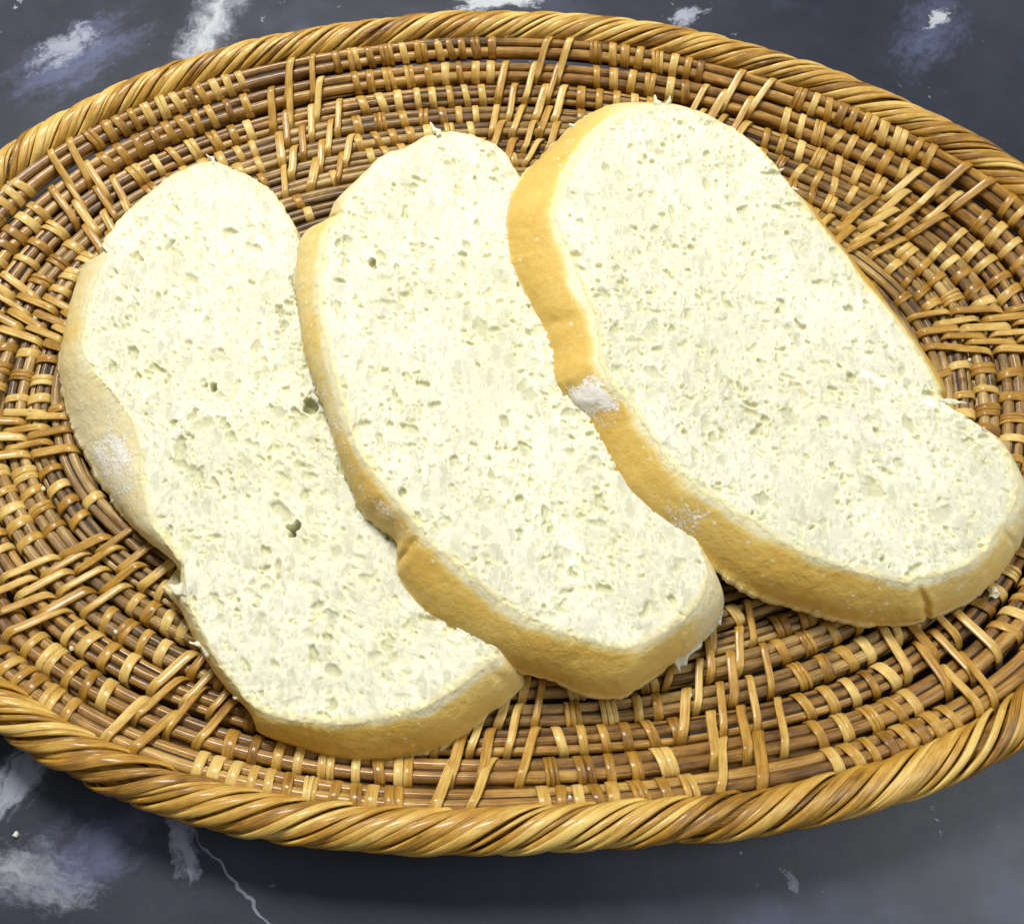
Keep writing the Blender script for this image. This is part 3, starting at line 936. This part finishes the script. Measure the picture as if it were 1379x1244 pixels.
# ------------------------------------------------------------------ torn shreds on the slices
def shred(root, a, b_, width, seed, curl=1.0):
    r = np.random.default_rng(seed)
    a, b_ = np.array(a, float), np.array(b_, float)
    n = 12
    u = np.linspace(0, 1, n)
    a, b_ = a - (b_ - a) * 0.35, a + (b_ - a) * 0.6
    curl = curl * 0.45
    d = unit(b_ - a)
    side = unit(np.cross(d, [0, 0, 1.0]))
    P = a + (b_ - a) * u[:, None] + side * (0.5 * pnoise(n, 5, seed))[:, None] + np.array([0, 0, 1.0]) * (curl * np.sin(u * 2.4) + 0.25 * pnoise(n, 6, seed + 1))[:, None]
    w = 1.05 * width * np.clip(1.15 - u ** 1.5, 0.12, 1) * (1 + 0.45 * pnoise(n, 9, seed + 2))
    V, F, guv = sweep(P, np.tile(side, (n, 1)), np.tile(np.cross(side, d), (n, 1)), w, 0.6)
    V = V + r.normal(0, 0.10, V.shape)
    link("torn_shred", make_mesh("torn_shred", V, F), M_CRUMB, root)


def top_z(co, x, y, dz=THICK):
    return float(zq(co, x, y)) + dz


shred(B1, (-96, 70.5, 24.5), (-101.5, 76.5, 25.5), 1.8, 1)
shred(B1, (-100, 70, 24.2), (-104, 72.5, 24.8), 1.2, 2)
shred(B1, (-79, -92, 21), (-86, -88.5, 19), 2.2, 3, 0.4)
shred(B1, (-86, -76.5, 23), (-93.5, -74.5, 21), 4.2, 4, 0.3)
shred(B1, (-67, -105, 20), (-72, -104.5, 19), 1.6, 5, 0.3)
shred(B1, (-45, -119.5, 11), (-43, -123, 10), 2.6, 6, 0.3)
shred(B2, (-22, 77, 33), (-25, 81.5, 34), 1.6, 12)
shred(B2, (56, -82, 12.5), (66, -76.5, 11.5), 9.0, 14, 0.5)
shred(B2, (50, -91, 11.5), (59, -86, 10.8), 6.0, 15, 0.5)
shred(B2, (56, -78, 16), (61.5, -75.5, 14), 2.0, 16, 0.4)
shred(B3, (52, 88, 33), (49.5, 93.5, 34.5), 2.4, 21)
shred(B3, (55, 88.5, 33), (56.5, 93.0, 34), 1.5, 22)
shred(B3, (33, 86.5, 27), (29, 90.5, 28), 2.4, 23)
shred(B3, (25, 84, 27), (20.5, 86.5, 27.5), 2.0, 24)
shred(B3, (130, -21, 26.5), (138.5, -23.0, 27.5), 1.9, 25, 1.6)
shred(B3, (90, 64, 28), (93.5, 66.5, 27.5), 1.2, 26)
shred(B3, (94, 57, 27.5), (98.0, 58.5, 26.5), 1.2, 27)


# ------------------------------------------------------------------ loose crumbs
def crumb_mesh(seed):
    r = np.random.default_rng(seed)
    import bmesh
    bm = bmesh.new()
    bmesh.ops.create_icosphere(bm, subdivisions=2, radius=1.0 * MM)
    ax = r.uniform(0.65, 1.25, 3)
    for v in bm.verts:
        s = 1 + 0.28 * r.normal()
        v.co = Vector((v.co.x * ax[0], v.co.y * ax[1], v.co.z * ax[2] * 0.8)) * max(0.5, min(1.5, s))
    me = bpy.data.meshes.new("bread_crumb")
    bm.to_mesh(me)
    bm.free()
    me.materials.append(M_CRUMB)
    return me


CM = [crumb_mesh(s) for s in range(5)]


def basket_top(x, y):
    best = None
    for R in RINGS[:8]:
        d2 = np.sum((R.P[:, :2] - (x, y)) ** 2, 1)
        i = int(np.argmin(d2))
        if best is None or d2[i] < best[0]:
            best = (d2[i], R.P[i, 2] + 3.3 * R.size)
    return best[1]


def loose(x, y, z, s, label, group=None):
    o = bpy.data.objects.new("bread_crumb", CM[random.randrange(5)])
    SC.collection.objects.link(o)
    o.location = (x * MM, y * MM, (z + 0.45 * s) * MM)
    o.rotation_euler = (random.uniform(-.4, .4), random.uniform(-.4, .4), random.random() * 6.28)
    o.scale = (s, s, s)
    o["label"] = label
    o["category"] = "crumb"
    if group:
        o["group"] = group


for (x, y, s, lab) in [
        (-138.1, -40.4, .7, "tiny crumb on the weave left of the floury crust patch"),
        (-153, 20.4, .7, "tiny crumb on the weave near the upper left edge of the left slice"),
        (-118.6, -89.9, .8, "white crumb on the weave at the lower left, nearest the rope rim"),
        (-108.2, -84.6, .6, "small crumb among the slanted stitches below left of the left slice"),
        (-112, -74, .6, "tiny crumb on the weave beside the torn flap of the left slice"),
        (-96, -108, .6, "tiny crumb near the lower left rope rim below the left slice"),
        (17.6, -129.6, .6, "tiny crumb by the near rope rim below the middle slice"),
        (73.8, -116.8, .7, "white crumb on the near weave below the right slice"),
        (51.7, -102.1, .6, "tiny crumb on the weave between the middle slice tip and the rim"),
        (120, 60, .6, "tiny crumb on the weave beyond the upper right edge of the right slice"),
        (150, 5, .5, "tiny crumb on the weave at the far right of the basket")]:
    if any(inside(c, x, y) for c in COVER):
        continue
    loose(x, y, basket_top(x, y), s, lab, "crumbs on the basket weave")
loose(139.6, -73.8, basket_top(139.6, -73.8), 1.7, "larger pale crumb just below the tip of the right bread slice")
loose(-129, -137, 0, 0.9, "small white crumb lying on the dark marble at the lower left")
